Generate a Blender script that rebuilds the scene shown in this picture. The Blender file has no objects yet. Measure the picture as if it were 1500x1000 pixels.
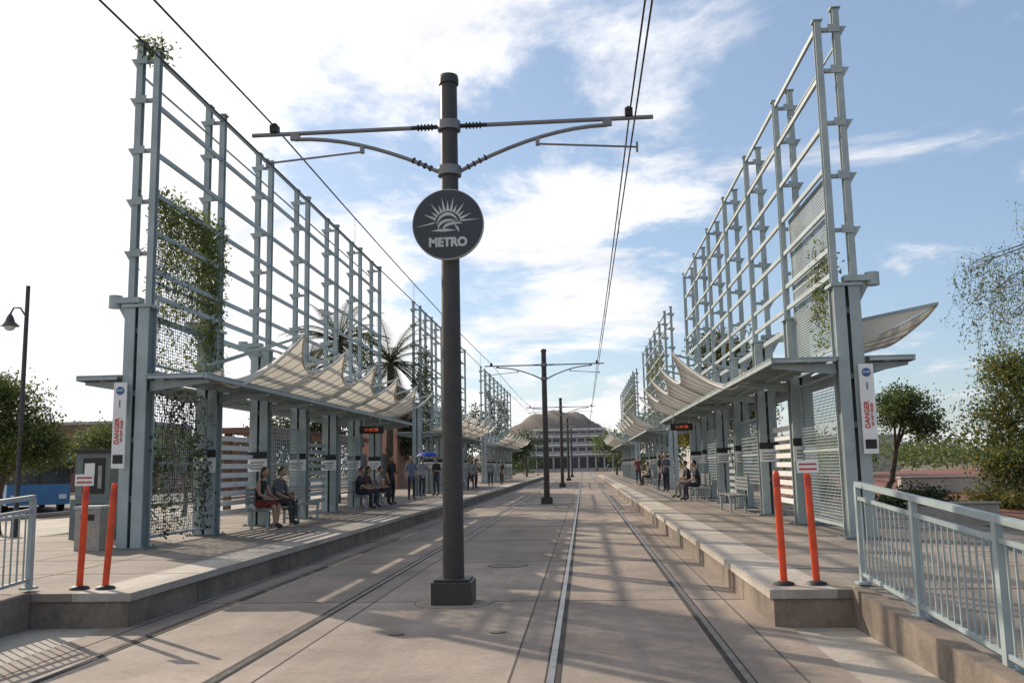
import bpy, math, random
import numpy as np
from mathutils import Vector, Matrix
random.seed(7); rng=np.random.default_rng(7)
S=bpy.context.scene
S.view_settings.view_transform='Standard'; S.view_settings.look='None'; S.view_settings.exposure=0
COL=S.collection
# ---------------------------------------------------------------- materials
def mat(name,c,rough=.7,metal=0,c2=None,scale=3,bump=0,bscale=30,spec=.5,trans=0,emis=None,detail=6):
    m=bpy.data.materials.new(name); m.use_nodes=True; nt=m.node_tree; N=nt.nodes; L=nt.links
    b=N['Principled BSDF']; b.inputs['Roughness'].default_value=rough; b.inputs['Metallic'].default_value=metal
    b.inputs['Specular IOR Level'].default_value=spec
    if c2 is None: c2=tuple(x*.78 for x in c)
    tc=N.new('ShaderNodeTexCoord'); n=N.new('ShaderNodeTexNoise'); n.inputs['Scale'].default_value=scale; n.inputs['Detail'].default_value=detail
    n.inputs['Roughness'].default_value=.65
    L.new(tc.outputs['Object'],n.inputs['Vector'])
    r=N.new('ShaderNodeValToRGB'); r.color_ramp.elements[0].position=.35; r.color_ramp.elements[1].position=.65
    r.color_ramp.elements[0].color=(*c2,1); r.color_ramp.elements[1].color=(*c,1)
    L.new(n.outputs['Fac'],r.inputs['Fac']); L.new(r.outputs['Color'],b.inputs['Base Color'])
    if bump:
        n2=N.new('ShaderNodeTexNoise'); n2.inputs['Scale'].default_value=bscale; n2.inputs['Detail'].default_value=5
        L.new(tc.outputs['Object'],n2.inputs['Vector'])
        bp=N.new('ShaderNodeBump'); bp.inputs['Strength'].default_value=bump; bp.inputs['Distance'].default_value=.02
        L.new(n2.outputs['Fac'],bp.inputs['Height']); L.new(bp.outputs['Normal'],b.inputs['Normal'])
    if trans:
        t=N.new('ShaderNodeBsdfTranslucent'); L.new(r.outputs['Color'],t.inputs['Color'])
        mx=N.new('ShaderNodeMixShader'); mx.inputs[0].default_value=trans
        out=N['Material Output']; L.new(b.outputs[0],mx.inputs[1]); L.new(t.outputs[0],mx.inputs[2]); L.new(mx.outputs[0],out.inputs['Surface'])
    if emis:
        b.inputs['Emission Color'].default_value=(*emis[0],1); b.inputs['Emission Strength'].default_value=emis[1]
    return m
def concrete(name,c,stain=.6,scale=.5,fine=14,bump=.25,slab=None):
    m=bpy.data.materials.new(name); m.use_nodes=True; nt=m.node_tree; N=nt.nodes; L=nt.links
    b=N['Principled BSDF']; b.inputs['Roughness'].default_value=.85
    tc=N.new('ShaderNodeTexCoord')
    def noise(s,d=8,sc=None):
        n=N.new('ShaderNodeTexNoise'); n.inputs['Scale'].default_value=s; n.inputs['Detail'].default_value=d; n.inputs['Roughness'].default_value=.7
        if sc:
            mp=N.new('ShaderNodeMapping'); mp.inputs['Scale'].default_value=sc; L.new(tc.outputs['Object'],mp.inputs['Vector']); L.new(mp.outputs[0],n.inputs['Vector'])
        else: L.new(tc.outputs['Object'],n.inputs['Vector'])
        return n
    def ramp(n,a,bb,lo,hi,o='Fac'):
        r=N.new('ShaderNodeMapRange'); r.inputs['From Min'].default_value=a; r.inputs['From Max'].default_value=bb
        r.inputs['To Min'].default_value=lo; r.inputs['To Max'].default_value=hi; L.new(n.outputs[o],r.inputs['Value']); return r
    r1=ramp(noise(scale),.3,.7,stain,1.15); r2=ramp(noise(fine,4),.3,.7,.84,1.12); r3=ramp(noise(1.2,6,(1,.10,1)),.35,.65,.80,1.08)
    r4=ramp(noise(120,2),.3,.7,.82,1.14)
    r5=ramp(noise(2.3,10),.56,.70,1.0,.72)
    def mul(a,b_):
        x=N.new('ShaderNodeMath'); x.operation='MULTIPLY'; L.new(a.outputs[0],x.inputs[0]); L.new(b_.outputs[0],x.inputs[1]); return x
    k=mul(mul(mul(mul(r1,r2),r3),r4),r5)
    if slab:
        mp=N.new('ShaderNodeMapping'); mp.inputs['Location'].default_value=slab[1]; mp.inputs['Scale'].default_value=slab[0]; L.new(tc.outputs['Object'],mp.inputs['Vector'])
        fl=N.new('ShaderNodeVectorMath'); fl.operation='FLOOR'; L.new(mp.outputs[0],fl.inputs[0]); wn=N.new('ShaderNodeTexWhiteNoise'); L.new(fl.outputs[0],wn.inputs['Vector'])
        k=mul(k,ramp(wn,0,1,.84,1.1,'Value'))
    v=N.new('ShaderNodeVectorMath'); v.operation='SCALE'; v.inputs[0].default_value=c; L.new(k.outputs[0],v.inputs['Scale'])
    L.new(v.outputs[0],b.inputs['Base Color'])
    bp=N.new('ShaderNodeBump'); bp.inputs['Strength'].default_value=bump; bp.inputs['Distance'].default_value=.01
    L.new(noise(45,5).outputs['Fac'],bp.inputs['Height']); L.new(bp.outputs['Normal'],b.inputs['Normal'])
    return m
M={}
M['steel']=mat('painted_steel',(.35,.41,.415),.5,0,(.255,.305,.31),1.5,.08,60)
M['steel_d']=mat('pier_steel',(.15,.185,.185),.55,0,(.10,.13,.13),2,.1,40)
M['rail_g']=mat('railing_paint',(.34,.40,.405),.45,0,(.26,.315,.32),3)
M['pole']=mat('bronze_pole',(.042,.037,.033),.5,0,(.028,.025,.023),6,.1,80)
M['galv']=mat('galvanised',(.30,.31,.32),.45,.4,(.2,.2,.21),8)
M['arm']=mat('arm_tube',(.20,.205,.215),.45,.3)
M['wire']=mat('copper_wire',(.035,.03,.03),.5,.3)
M['sign']=mat('sign_face',(.028,.034,.045),.45,0,(.022,.028,.036),3)
M['silver']=mat('logo_silver',(.50,.52,.54),.5)
M['rail']=mat('rail_head',(.30,.275,.25),.32,.8,(.16,.13,.115),5)
M['groove']=mat('groove',(.03,.025,.022),.9)
M['conc']=concrete('track_concrete',(.325,.262,.215),.58,slab=((.5,1/4.6,0),(.31,-2.2/4.6,0)))
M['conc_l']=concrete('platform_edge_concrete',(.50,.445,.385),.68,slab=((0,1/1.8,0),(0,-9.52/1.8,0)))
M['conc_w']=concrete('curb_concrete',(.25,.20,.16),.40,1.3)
M['paver']=concrete('platform_paving',(.285,.24,.20),.65,.8,slab=((1/1.4,1/1.8,0),(0,-9.52/1.8,0)))
M['plaza']=concrete('plaza_concrete',(.42,.375,.32),.7)
M['asph']=concrete('asphalt',(.06,.06,.06),.8)
M['dirt']=concrete('desert_ground',(.25,.18,.13),.6,.2)
M['mulch']=concrete('red_mulch',(.24,.095,.06),.5,2,20,.8)
M['joint']=mat('joint_dark',(.075,.065,.057),.95)
M['fabric']=mat('fabric',(.80,.76,.68),.8,0,(.70,.66,.58),1.5,trans=.30)
M['seam']=mat('fabric_seam',(.38,.33,.25),.8)
M['white']=mat('white_paint',(.75,.75,.74),.5,0,(.66,.66,.65),5)
M['red']=mat('red_letters',(.55,.05,.03),.6)
M['orange']=mat('orange_plastic',(.78,.075,.016),.4,0,(.56,.055,.014),9)
M['black']=mat('black_rubber',(.015,.015,.016),.6)
M['blue']=mat('blue_badge',(.03,.12,.35),.5)
M['glass']=mat('dark_glass',(.03,.04,.045),.1,0)
M['led']=mat('led',(.25,.05,.02),.5,emis=((1,.16,.05),.4))
M['bark']=mat('bark',(.10,.075,.05),.95,0,(.05,.038,.028),6,.6,20)
M['bark_g']=mat('green_bark',(.12,.13,.05),.9,0,(.07,.08,.03),6)
M['leaf']=mat('leaf_mid',(.15,.19,.05),.6,0,(.05,.08,.02),.9,trans=.45)
M['leaf_d']=mat('leaf_dark',(.065,.09,.028),.6,0,(.022,.038,.012),1.2,trans=.35)
M['leaf_y']=mat('leaf_yellow',(.27,.24,.06),.6,0,(.12,.14,.04),1.4,trans=.45)
M['leaf_v']=mat('leaf_vine',(.20,.23,.055),.6,0,(.07,.10,.025),2,trans=.5)
M['flower']=mat('blossom_yellow',(.50,.32,.04),.6,0,(.35,.25,.04),3,trans=.3)
M['brick']=mat('brick_wall',(.20,.11,.085),.9,0,(.14,.08,.065),3)
M['terra']=mat('terracotta_stucco',(.38,.20,.14),.9)
M['bld']=mat('pale_facade',(.42,.40,.38),.8)
M['hill']=mat('hill_rock',(.15,.125,.11),.95,0,(.10,.085,.075),.05)
M['skin']=mat('skin',(.42,.24,.16),.55,0,(.38,.21,.14)); M['hair']=mat('hair',(.02,.014,.01),.6)
M['eye']=mat('eye',(.03,.02,.02),.3)
# ---------------------------------------------------------------- mesh builder
class MB:
    def __init__(s): s.v=[];s.f=[];s.mi=[];s.sm=[];s.mats=[]
    def k(s,m):
        m=M[m] if isinstance(m,str) else m
        if m not in s.mats: s.mats.append(m)
        return s.mats.index(m)
    def add(s,vs,fs,m,smooth=False):
        o=len(s.v); s.v+= [tuple(p) for p in vs]; k=s.k(m)
        for f in fs: s.f.append([i+o for i in f]); s.mi.append(k); s.sm.append(smooth)
    def box(s,lo,hi,m):
        x0,y0,z0=lo;x1,y1,z1=hi
        s.add([(x0,y0,z0),(x1,y0,z0),(x1,y1,z0),(x0,y1,z0),(x0,y0,z1),(x1,y0,z1),(x1,y1,z1),(x0,y1,z1)],
              [(0,3,2,1),(4,5,6,7),(0,1,5,4),(1,2,6,5),(2,3,7,6),(3,0,4,7)],m)
    def cbox(s,c,d,m): s.box([c[i]-d[i]/2 for i in range(3)],[c[i]+d[i]/2 for i in range(3)],m)
    def beam(s,p,q,w,h,m,up=(0,0,1)):
        p=Vector(p);q=Vector(q);d=(q-p).normalized();u=Vector(up)
        if abs(d.dot(u))>.98: u=Vector((0,1,0))
        r=d.cross(u).normalized();u=r.cross(d)
        vs=[b+r*a*w/2+u*c*h/2 for b in(p,q) for a,c in((-1,-1),(1,-1),(1,1),(-1,1))]
        s.add(vs,[(0,1,2,3),(7,6,5,4),(0,4,5,1),(1,5,6,2),(2,6,7,3),(3,7,4,0)],m)
    def tube(s,pts,rad,m,n=8,cap=True,smooth=True):
        pts=[Vector(p) for p in pts]
        if not hasattr(rad,'__len__'): rad=[rad]*len(pts)
        vs=[];fs=[];ref=None
        for i,p in enumerate(pts):
            d=(pts[min(i+1,len(pts)-1)]-pts[max(i-1,0)]).normalized()
            if ref is None: ref=Vector((0,0,1)) if abs(d.z)<.9 else Vector((1,0,0))
            r=d.cross(ref).normalized(); u=r.cross(d).normalized(); ref=u
            for j in range(n):
                a=2*math.pi*j/n; vs.append(p+r*math.cos(a)*rad[i]+u*math.sin(a)*rad[i])
        for i in range(len(pts)-1):
            for j in range(n): fs.append((i*n+j,i*n+(j+1)%n,(i+1)*n+(j+1)%n,(i+1)*n+j))
        s.add(vs,fs,m,smooth)
        if cap: s.add(vs[:n],[tuple(range(n))],m); s.add(vs[-n:],[tuple(range(n))],m)
    def ell(s,c,r,m,nu=12,nv=8,fn=None):
        vs=[];fs=[]
        for i in range(nv+1):
            t=math.pi*i/nv
            for j in range(nu):
                a=2*math.pi*j/nu; p=Vector((math.sin(t)*math.cos(a),math.sin(t)*math.sin(a),math.cos(t)))
                if fn: p=fn(p)
                vs.append((c[0]+r[0]*p[0],c[1]+r[1]*p[1],c[2]+r[2]*p[2]))
        for i in range(nv):
            for j in range(nu): fs.append((i*nu+j,(i+1)*nu+j,(i+1)*nu+(j+1)%nu,i*nu+(j+1)%nu))
        s.add(vs,fs,m,True)
    def obj(s,name,parent=None,bevel=0,loc=None,rz=0):
        me=bpy.data.meshes.new(name); me.from_pydata(s.v,[],s.f)
        for m in s.mats: me.materials.append(m)
        me.polygons.foreach_set('material_index',s.mi); me.polygons.foreach_set('use_smooth',s.sm); me.update()
        o=bpy.data.objects.new(name,me); COL.objects.link(o)
        if parent: o.parent=parent
        if loc: o.location=loc
        o.rotation_euler=(0,0,rz)
        if bevel:
            b=o.modifiers.new('bevel','BEVEL'); b.width=bevel; b.segments=2; b.limit_method='ANGLE'
        return o
def empty(name):
    e=bpy.data.objects.new(name,None); COL.objects.link(e); return e
def leaves(mb,pts,size,m,asp=.5):
    P=np.asarray(pts); n=len(P)
    a=rng.normal(size=(n,3)); a/=np.linalg.norm(a,axis=1)[:,None]; b=rng.normal(size=(n,3)); b-= (a*b).sum(1)[:,None]*a; b/=np.linalg.norm(b,axis=1)[:,None]
    s=size*rng.uniform(.6,1.4,(n,1)); a=a*s; b=b*s*asp
    V=np.stack([P-a,P-b,P+a,P+b],1).reshape(-1,3)
    mb.add(V.tolist(),[(4*i,4*i+1,4*i+2,4*i+3) for i in range(n)],m)
# ---------------------------------------------------------------- ground
b=MB(); b.add([(-1500,-60,-.03),(1500,-60,-.03),(1500,3000,-.03),(-1500,3000,-.03)],[(0,1,2,3)],'dirt'); b.obj('ground')
b=MB(); b.add([(-20,-30,-.012),(9.5,-30,-.012),(9.5,125,-.012),(-20,125,-.012)],[(0,1,2,3)],'plaza'); b.obj('plaza_paving')
b=MB(); b.add([(-5.1,-30,0),(2.0,-30,0),(2.0,420,0),(-5.1,420,0)],[(0,1,2,3)],'conc')
for x in (-.62,-2.62,1.62,-4.80,):
    b.box((x-.008,-30,.0),(x+.008,300,.003),'joint')
for i in range(60):
    y=2.2+i*4.6
    b.box((-5.1,y-.008,0),(2,y+.008,.0035),'joint')
b.obj('track_slab')
for nm,xc in (('railway_track',-3.685),('railway_track',.447)):
    b=MB()
    for s_ in(-1,1):
        x=xc+s_*.7175+ s_*.03
        b.box((x-.028,-30,0),(x+.028,420,.010),'rail')
        g=x-s_*.052
        b.box((g-.023,-30,0),(g+.023,420,.0055),'groove')
        g=x+s_*.038
        b.box((g-.009,-30,0),(g+.009,420,.0055),'groove')
    b.obj(nm)
for (x,y,r,q) in ((-1.3,15.4,.33,'conc_w'),(-.9,9.3,.08,'conc_w'),(-1.9,9.2,.08,'conc_w')):
    b=MB(); b.tube([(x,y,0),(x,y,.006)],r,'joint',24); b.tube([(x,y,0),(x,y,.009)],r*.93,q,24); b.obj('utility_cover')
b=MB(); b.add([(-42,-30,-.004),(-22,-30,-.004),(-22,400,-.004),(-42,400,-.004)],[(0,1,2,3)],'asph')
for i in range(40): b.box((-32.1,i*8,-.004),(-31.9,i*8+3,.002),'white')
b.box((-22,-30,-.004),(-21.7,400,.12),'conc_l'); b.box((-42.3,-30,-.004),(-42,400,.12),'conc_l')
b.obj('road')
XL,XR=-7.70,4.46
def platform(xe,xo,y0,y1,sgn):
    b=MB(); z=.36
    a,c=sorted((xe,xo))
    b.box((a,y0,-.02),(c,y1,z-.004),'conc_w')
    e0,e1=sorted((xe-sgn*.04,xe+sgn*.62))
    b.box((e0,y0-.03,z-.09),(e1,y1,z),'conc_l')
    p0,p1=sorted((xe+sgn*.62,xo))
    b.box((p0,y0-.03,z-.09),(p1,y1,z-.001),'paver')
    n=int((y1-y0)/1.8)
    for i in range(1,n):
        y=y0+i*1.8; b.box((a-.0,y-.008,z-.02),(c,y+.008,z+.0025),'joint')
    for k in (1.9,3.3):
        x=xe+sgn*k; b.box((x-.008,y0,z-.02),(x+.008,y1,z+.0022),'joint')
    for i in range(1,n,2):
        y=y0+i*1.8; x=xe-sgn*.002; b.box((min(x,x+sgn*.01),y-.012,.0),(max(x,x+sgn*.01),y+.012,.27),'joint')
    return b.obj('platform',bevel=.012)
platform(1.85,7.4,9.52,122,1)
platform(-4.92,-11.5,9.72,122,-1)
def ramp(x0,x1,y1,y0=3.2):
    b=MB(); z=.352
    b.add([(x0,y0,0),(x1,y0,0),(x1,y1,z),(x0,y1,z),(x0,y0,-.02),(x1,y0,-.02),(x1,y1,-.02),(x0,y1,-.02)],[(0,1,2,3),(0,3,7,4),(1,5,6,2),(0,4,5,1)],'paver')
    for x in (x0-.1,x1-.06):
        b.add([(x,y0-1.5,-.02),(x+.16,y0-1.5,-.02),(x+.16,y1,-.02),(x,y1,-.02),(x,y0-1.5,.03),(x+.16,y0-1.5,.03),(x+.16,y1,z+.02),(x,y1,z+.02)],
              [(4,5,6,7),(0,1,5,4),(1,2,6,5),(2,3,7,6),(3,0,4,7)],'conc_w')
    return b.obj('access_ramp')
ramp(2.72,4.9,9.52); ramp(-8.2,-6.1,9.68)
def railing(x,y0,y1,slope=True):
    b=MB(); zf=lambda y:.37-.053*(9.6-y) if slope else .0
    zf2=lambda y:max(.03,zf(y))
    n=max(2,round((y1-y0)/1.45)); ys=[y0+(y1-y0)*i/n for i in range(n+1)]
    for y in ys:
        z=zf2(y); b.cbox((x,y,z+.49),(.05,.07,.98),'rail_g'); b.cbox((x,y,z+.01),(.13,.16,.025),'rail_g')
    for i in range(n):
        ya,yb=ys[i],ys[i+1]; za,zb=zf2(ya),zf2(yb)
        b.beam((x,ya,za+1.0),(x,yb,zb+1.0),.06,.05,'rail_g')
        b.beam((x,ya,za+.86),(x,yb,zb+.86),.03,.035,'rail_g')
        b.beam((x,ya,za+.10),(x,yb,zb+.10),.03,.035,'rail_g')
        m=int((yb-ya)/.115)
        for j in range(1,m):
            t=j/m; y=ya+(yb-ya)*t; z=za+(zb-za)*t
            b.beam((x,y,z+.115),(x,y,z+.845),.014,.014,'rail_g')
    s_=1 if x>0 else -1
    b.tube([(x+s_*.09,y,zf2(y)+.80) for y in ys],.02,'rail_g',8)
    return b.obj('guard_railing')
railing(2.80,3.4,9.75); railing(4.98,3.4,9.4); railing(-6.16,3.4,9.9); railing(-8.25,3.4,9.6)
# ---------------------------------------------------------------- shelters
def shelter(side,ys,first=False,light=False):
    X=XL if side<0 else XR; o=side
    root=empty('station_shelter'); b=MB(); z0=.36; H=9.25
    def arm3(P,y,t): 
        n=len(P); vs=[(x,y-t,z) for x,z in P]+[(x,y+t,z) for x,z in P]
        b.add(vs,[tuple(range(n)),tuple(range(2*n-1,n-1,-1))]+[(i,i+n,(i+1)%n+n,(i+1)%n) for i in range(n)],'steel')
    for i,y in enumerate(ys):
        xi=X-o*.15; xo=X+o*.17
        for s_ in(-1,1):
            for q in(-1,1):
                xa,xb=sorted((X+q*.03,X+q*.215)); ya,yb=sorted((y+s_*.14,y+s_*.17))
                b.box((xa,ya,z0),(xb,yb,4.5),'steel')
        b.box((X-.18,y-.139,z0),(X-.10,y+.139,4.5),'steel_d'); b.box((X+.10,y-.139,z0),(X+.18,y+.139,4.5),'steel_d')
        for z in (1.2,2.2,3.0,4.1): b.cbox((X,y,z),(.2,.25,.1),'steel_d')
        b.cbox((X,y,z0+.012),(.62,.5,.03),'steel_d')
        for bx in(-.26,.26):
            for by in(-.2,.2): b.tube([(X+bx,y+by,z0+.02),(X+bx,y+by,z0+.06)],.018,'galv',6)
        b.cbox((X,y,4.53),(.52,.40,.05),'steel')
        for x,top in((xi,H),(xo,H+.22)):
            b.box((x-.055,y-.07,4.55),(x+.055,y-.055,top),'steel'); b.box((x-.055,y+.055,4.55),(x+.055,y+.07,top),'steel')
            b.box((x-.012,y-.054,4.55),(x+.012,y+.054,top),'steel')
            b.cbox((x,y,top+.012),(.17,.2,.02),'steel')
        for z in (5.5,6.45,7.4,8.35,9.1):
            b.box((X-.09,y-.04,z-.03),(X+.11,y+.04,z+.03),'steel')
            x=xo+o*.056
            arm3([(x,z-.16),(x,z+.05),(x+o*.13,z+.05)],y,.03)
            b.cbox((x-o*.11,y-.085,z),(.2,.02,.14),'steel')
        b.box(*[tuple(v) for v in zip(*[sorted(p) for p in ((X+o*.0,X+o*.48),(y-.11,y+.11),(4.60,4.70))])],'steel')
        b.tube([(X+o*.48,y,4.53),(X+o*.48,y,4.75)],.115,'steel',14)
        arm3([(X+o*.22,4.2),(X+o*.22,4.6),(X+o*.45,4.6)],y,.02)
        for s_,ln in ((1,.95),(-1,1.25)):
            xa=X+o*s_*.22; xb=X+o*s_*ln
            arm3([(xa,3.04),(xa,3.22),(xb,3.22),(xb,3.17)],y,.045)
    xi=X-o*.15
    for i in range(len(ys)-1):
        ya,yb=ys[i]+.072,ys[i+1]-.072
        for z in (9.15,8.25,7.35,6.6,5.9,5.2,4.75): b.cbox((xi,(ya+yb)/2,z),(.05,yb-ya,.085),'steel')
        b.cbox((X+o*.17,(ya+yb)/2,8.85),(.03,yb-ya,.03),'steel')
        b.cbox((X,(ys[i]+ys[i+1])/2,3.38),(.12,ys[i+1]-ys[i]-.36,.16),'steel')
        b.cbox((X,(ys[i]+ys[i+1])/2,4.4),(.08,ys[i+1]-ys[i]-.36,.1),'steel')
    b.obj('trellis_frame',root)
    b=MB(); y0,y1=ys[0]-.25,ys[-1]+.4
    xa,xb=X-o*1.3,X+o*.98
    for x in (xa,X-o*.7,X+o*.55,xb): b.cbox((x,(y0+y1)/2,3.26),(.04,y1-y0,.075),'steel')
    n=int((y1-y0)/.6)
    for j in range(n+1):
        y=y0+(y1-y0)*j/n
        for p,q in ((xa,X-o*.24),(X+o*.24,xb)): b.box((min(p,q)+.03,y-.012,3.235),(max(p,q)-.03,y+.012,3.29),'steel')
    for p,q in ((xa,X-o*.24),(X+o*.24,xb)): b.box((min(p,q)-.03,y0,3.301),(max(p,q)+.03,y1,3.318),'steel')
    b.obj('flat_roof',root)
    b=MB()
    def panel(ya,yb,za,zb,st=.055,w=.007):
        x=X-o*.05
        for z in (za,zb,(za+zb)/2): b.cbox((x,(ya+yb)/2,z),(.04,yb-ya,.05),'steel')
        for y in (ya,yb): b.cbox((x,y,(za+zb)/2),(.038,.05,zb-za+.052),'steel')
        n=int((zb-za)/st)
        for j in range(1,n): b.cbox((x,(ya+yb)/2,za+(zb-za)*j/n),(w,yb-ya,w*1.6),'steel')
        n=int((yb-ya)/(st*1.6))
        for j in range(1,n): b.cbox((x+.006,ya+(yb-ya)*j/n,(za+zb)/2),(w,w,zb-za),'steel')
    for i in range(len(ys)-1):
        ya,yb=ys[i]+.26,ys[i+1]-.26
        if first and i==0:
            panel(ya,yb,3.55,6.55,.05 if side>0 else .055,.012 if side>0 else .007); panel(ya,yb,.52,3.1)
        elif i in (2,4): panel(ya,yb,.9,2.7,.09,.012)
        elif i==1 or i==3:
            for j in range(9): b.cbox((X+o*.1,(ya+yb)/2,.75+j*.2),(.03,yb-ya,.11),'white' if i==1 else 'steel')
    b.obj('mesh_panel',root)
    b=MB()
    def sail(A,B,oo,dx=.38,dz=.62,nu=16,nv=12,bk=.55,zb=3.42,pw=1.5):
        P=[]
        for i in range(nu+1):
            t=i/nu; c=math.sin(math.pi*t)
            y=A[1]+(B[1]-A[1])*t
            xf=A[0]+(B[0]-A[0])*t-oo*dx*(c**.8) ; zf=A[2]+(B[2]-A[2])*t-dz*(c**.7)
            row=[]
            for j in range(nv+1):
                s=j/nv; xbk=X+oo*bk
                row.append((xbk+(xf-xbk)*s,y,zb+(zf-zb)*(s**pw)-.05*math.sin(math.pi*s)))
            P.append(row)
        vs=[p for r in P for p in r]; w=nv+1
        fs=[(i*w+j,(i+1)*w+j,(i+1)*w+j+1,i*w+j+1) for i in range(nu) for j in range(nv)]
        b.add(vs,fs,'fabric',True)
        for i in range(0,nu+1,2): b.tube([(p[0],p[1],p[2]-.008) for p in P[i]],.008,'seam',4,False)
        b.tube([(p[-1][0],p[-1][1],p[-1][2]) for p in P],.028,'fabric',6)
    def strut(y,oo,xt,zt): b.tube([(X+oo*.2,y,3.75),(xt,y,zt)],[.045,.025],'steel',8)
    xt=X-o*2.2; zt=4.36
    if side<0 and first: T=[(X-o*1.25,15.9,3.46)]+[(xt,y,zt) for y in (17.75,20.9,24.0,27.1,30.2,33.3)]
    elif first: T=[(X-o*1.25,18.6,3.46)]+[(xt,y+.1,zt) for y in ys[2:]]
    else: T=[(xt,y,zt) for y in ys]
    for p,q in zip(T[:-1],T[1:]): sail(p,q,-o)
    for p in T:
        if p[2]>4: strut(p[1],-o,p[0],p[2]-.05)
    if side>0 and first:
        # outward wing: a blade of fabric framed by a wedge beam
        x0=X+.24; x1=X+1.72; y=16.0
        b.add([(x0,y,3.52),(x0,y,3.98),(x1,y,4.26),(x0,y+.06,3.52),(x0,y+.06,3.98),(x1,y+.06,4.26)],[(0,2,1),(3,4,5),(0,3,5,2),(1,2,5,4),(0,1,4,3)],'fabric')
        b.beam((x0,y+.03,3.99),(x1,y+.03,4.27),.09,.05,'steel')
        T=[(x1,y+.08,4.26)]+[(X+o*1.8,y_,4.26) for y_ in (19.4,23,26.6,30)]
        for p,q in zip(T[:-1],T[1:]): sail(p,q,o,dz=.5,bk=.24,zb=3.6,pw=1.0)
    b.obj('fabric_canopy',root)
    b=MB()
    for i,y in enumerate(ys[1:],1):
        b.box((X-.23,y-.19,1.62),(X+.23,y-.171,1.92),'white'); b.box((X-.23,y-.19,1.93),(X+.23,y-.171,2.08),'black')
        for j in range(3): b.box((X-.17,y-.194,1.68+j*.07),(X+.1+.03*j,y-.191,1.70+j*.07),'black')
    b.obj('pier_notice',root)
    return root
YL=[15.3+3.05*i for i in range(7)]; YR=[15.5+3.56*i for i in range(7)]
shelter(-1,YL,True); shelter(1,YR,True)
shelter(-1,[42.3+3.3*i for i in range(6)]); shelter(1,[46+3.4*i for i in range(6)])
shelter(-1,[71+3.6*i for i in range(8)]); shelter(1,[76+3.6*i for i in range(8)])
# ---------------------------------------------------------------- text helper
def text_mesh(body,size,m,bold=.0,ext=.004,sx=1):
    cu=bpy.data.curves.new('t','FONT'); cu.body=body; cu.size=size; cu.align_x='CENTER'; cu.align_y='CENTER'; cu.extrude=ext; cu.offset=bold
    o=bpy.data.objects.new('t',cu); COL.objects.link(o)
    me=bpy.data.meshes.new_from_object(o.evaluated_get(bpy.context.evaluated_depsgraph_get()))
    bpy.data.objects.remove(o); V=[(v.co.x*sx,v.co.y,v.co.z) for v in me.vertices]; F=[tuple(p.vertices) for p in me.polygons]
    return V,F
def put_text(b,body,size,m,c,bold=0,vert=False,sx=1,y=0):
    V,F=text_mesh(body,size,m,bold,sx=sx)
    if vert: V=[(-p[1],p[0],p[2]) for p in V]
    b.add([(c[0]+p[0],c[1]-p[2],c[2]+p[1]) for p in V],F,m)
for X in (XL,XR):
    b=MB(); s_=-1 if X<0 else 1; x=X+s_*.19; y=15.3 if X<0 else 15.5; y-=.24
    b.box((x-.115,y-.03,1.72),(x+.115,y,3.18),'white')
    b.tube([(x,y-.031,3.04),(x,y-.04,3.04)],.07,'blue',20)
    put_text(b,'STOP',.045,'white',(x,y-.046,3.04),.001)
    put_text(b,'DANGER',.11,'red',(x-.03,y-.036,2.35),.002,True); put_text(b,'DO NOT CROSS',.05,'red',(x+.05,y-.036,2.35),.001,True)
    b.box((x-.09,y-.034,1.8),(x+.09,y-.031,1.95),'black'); b.box((x-.01,y-.034,2.76),(x+.01,y-.031,2.88),'blue')
    b.box((x-.02,y,1.9),(x+.02,y+.07,1.96),'steel'); b.box((x-.02,y,2.9),(x+.02,y+.07,2.96),'steel')
    b.obj('warning_sign')
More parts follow.
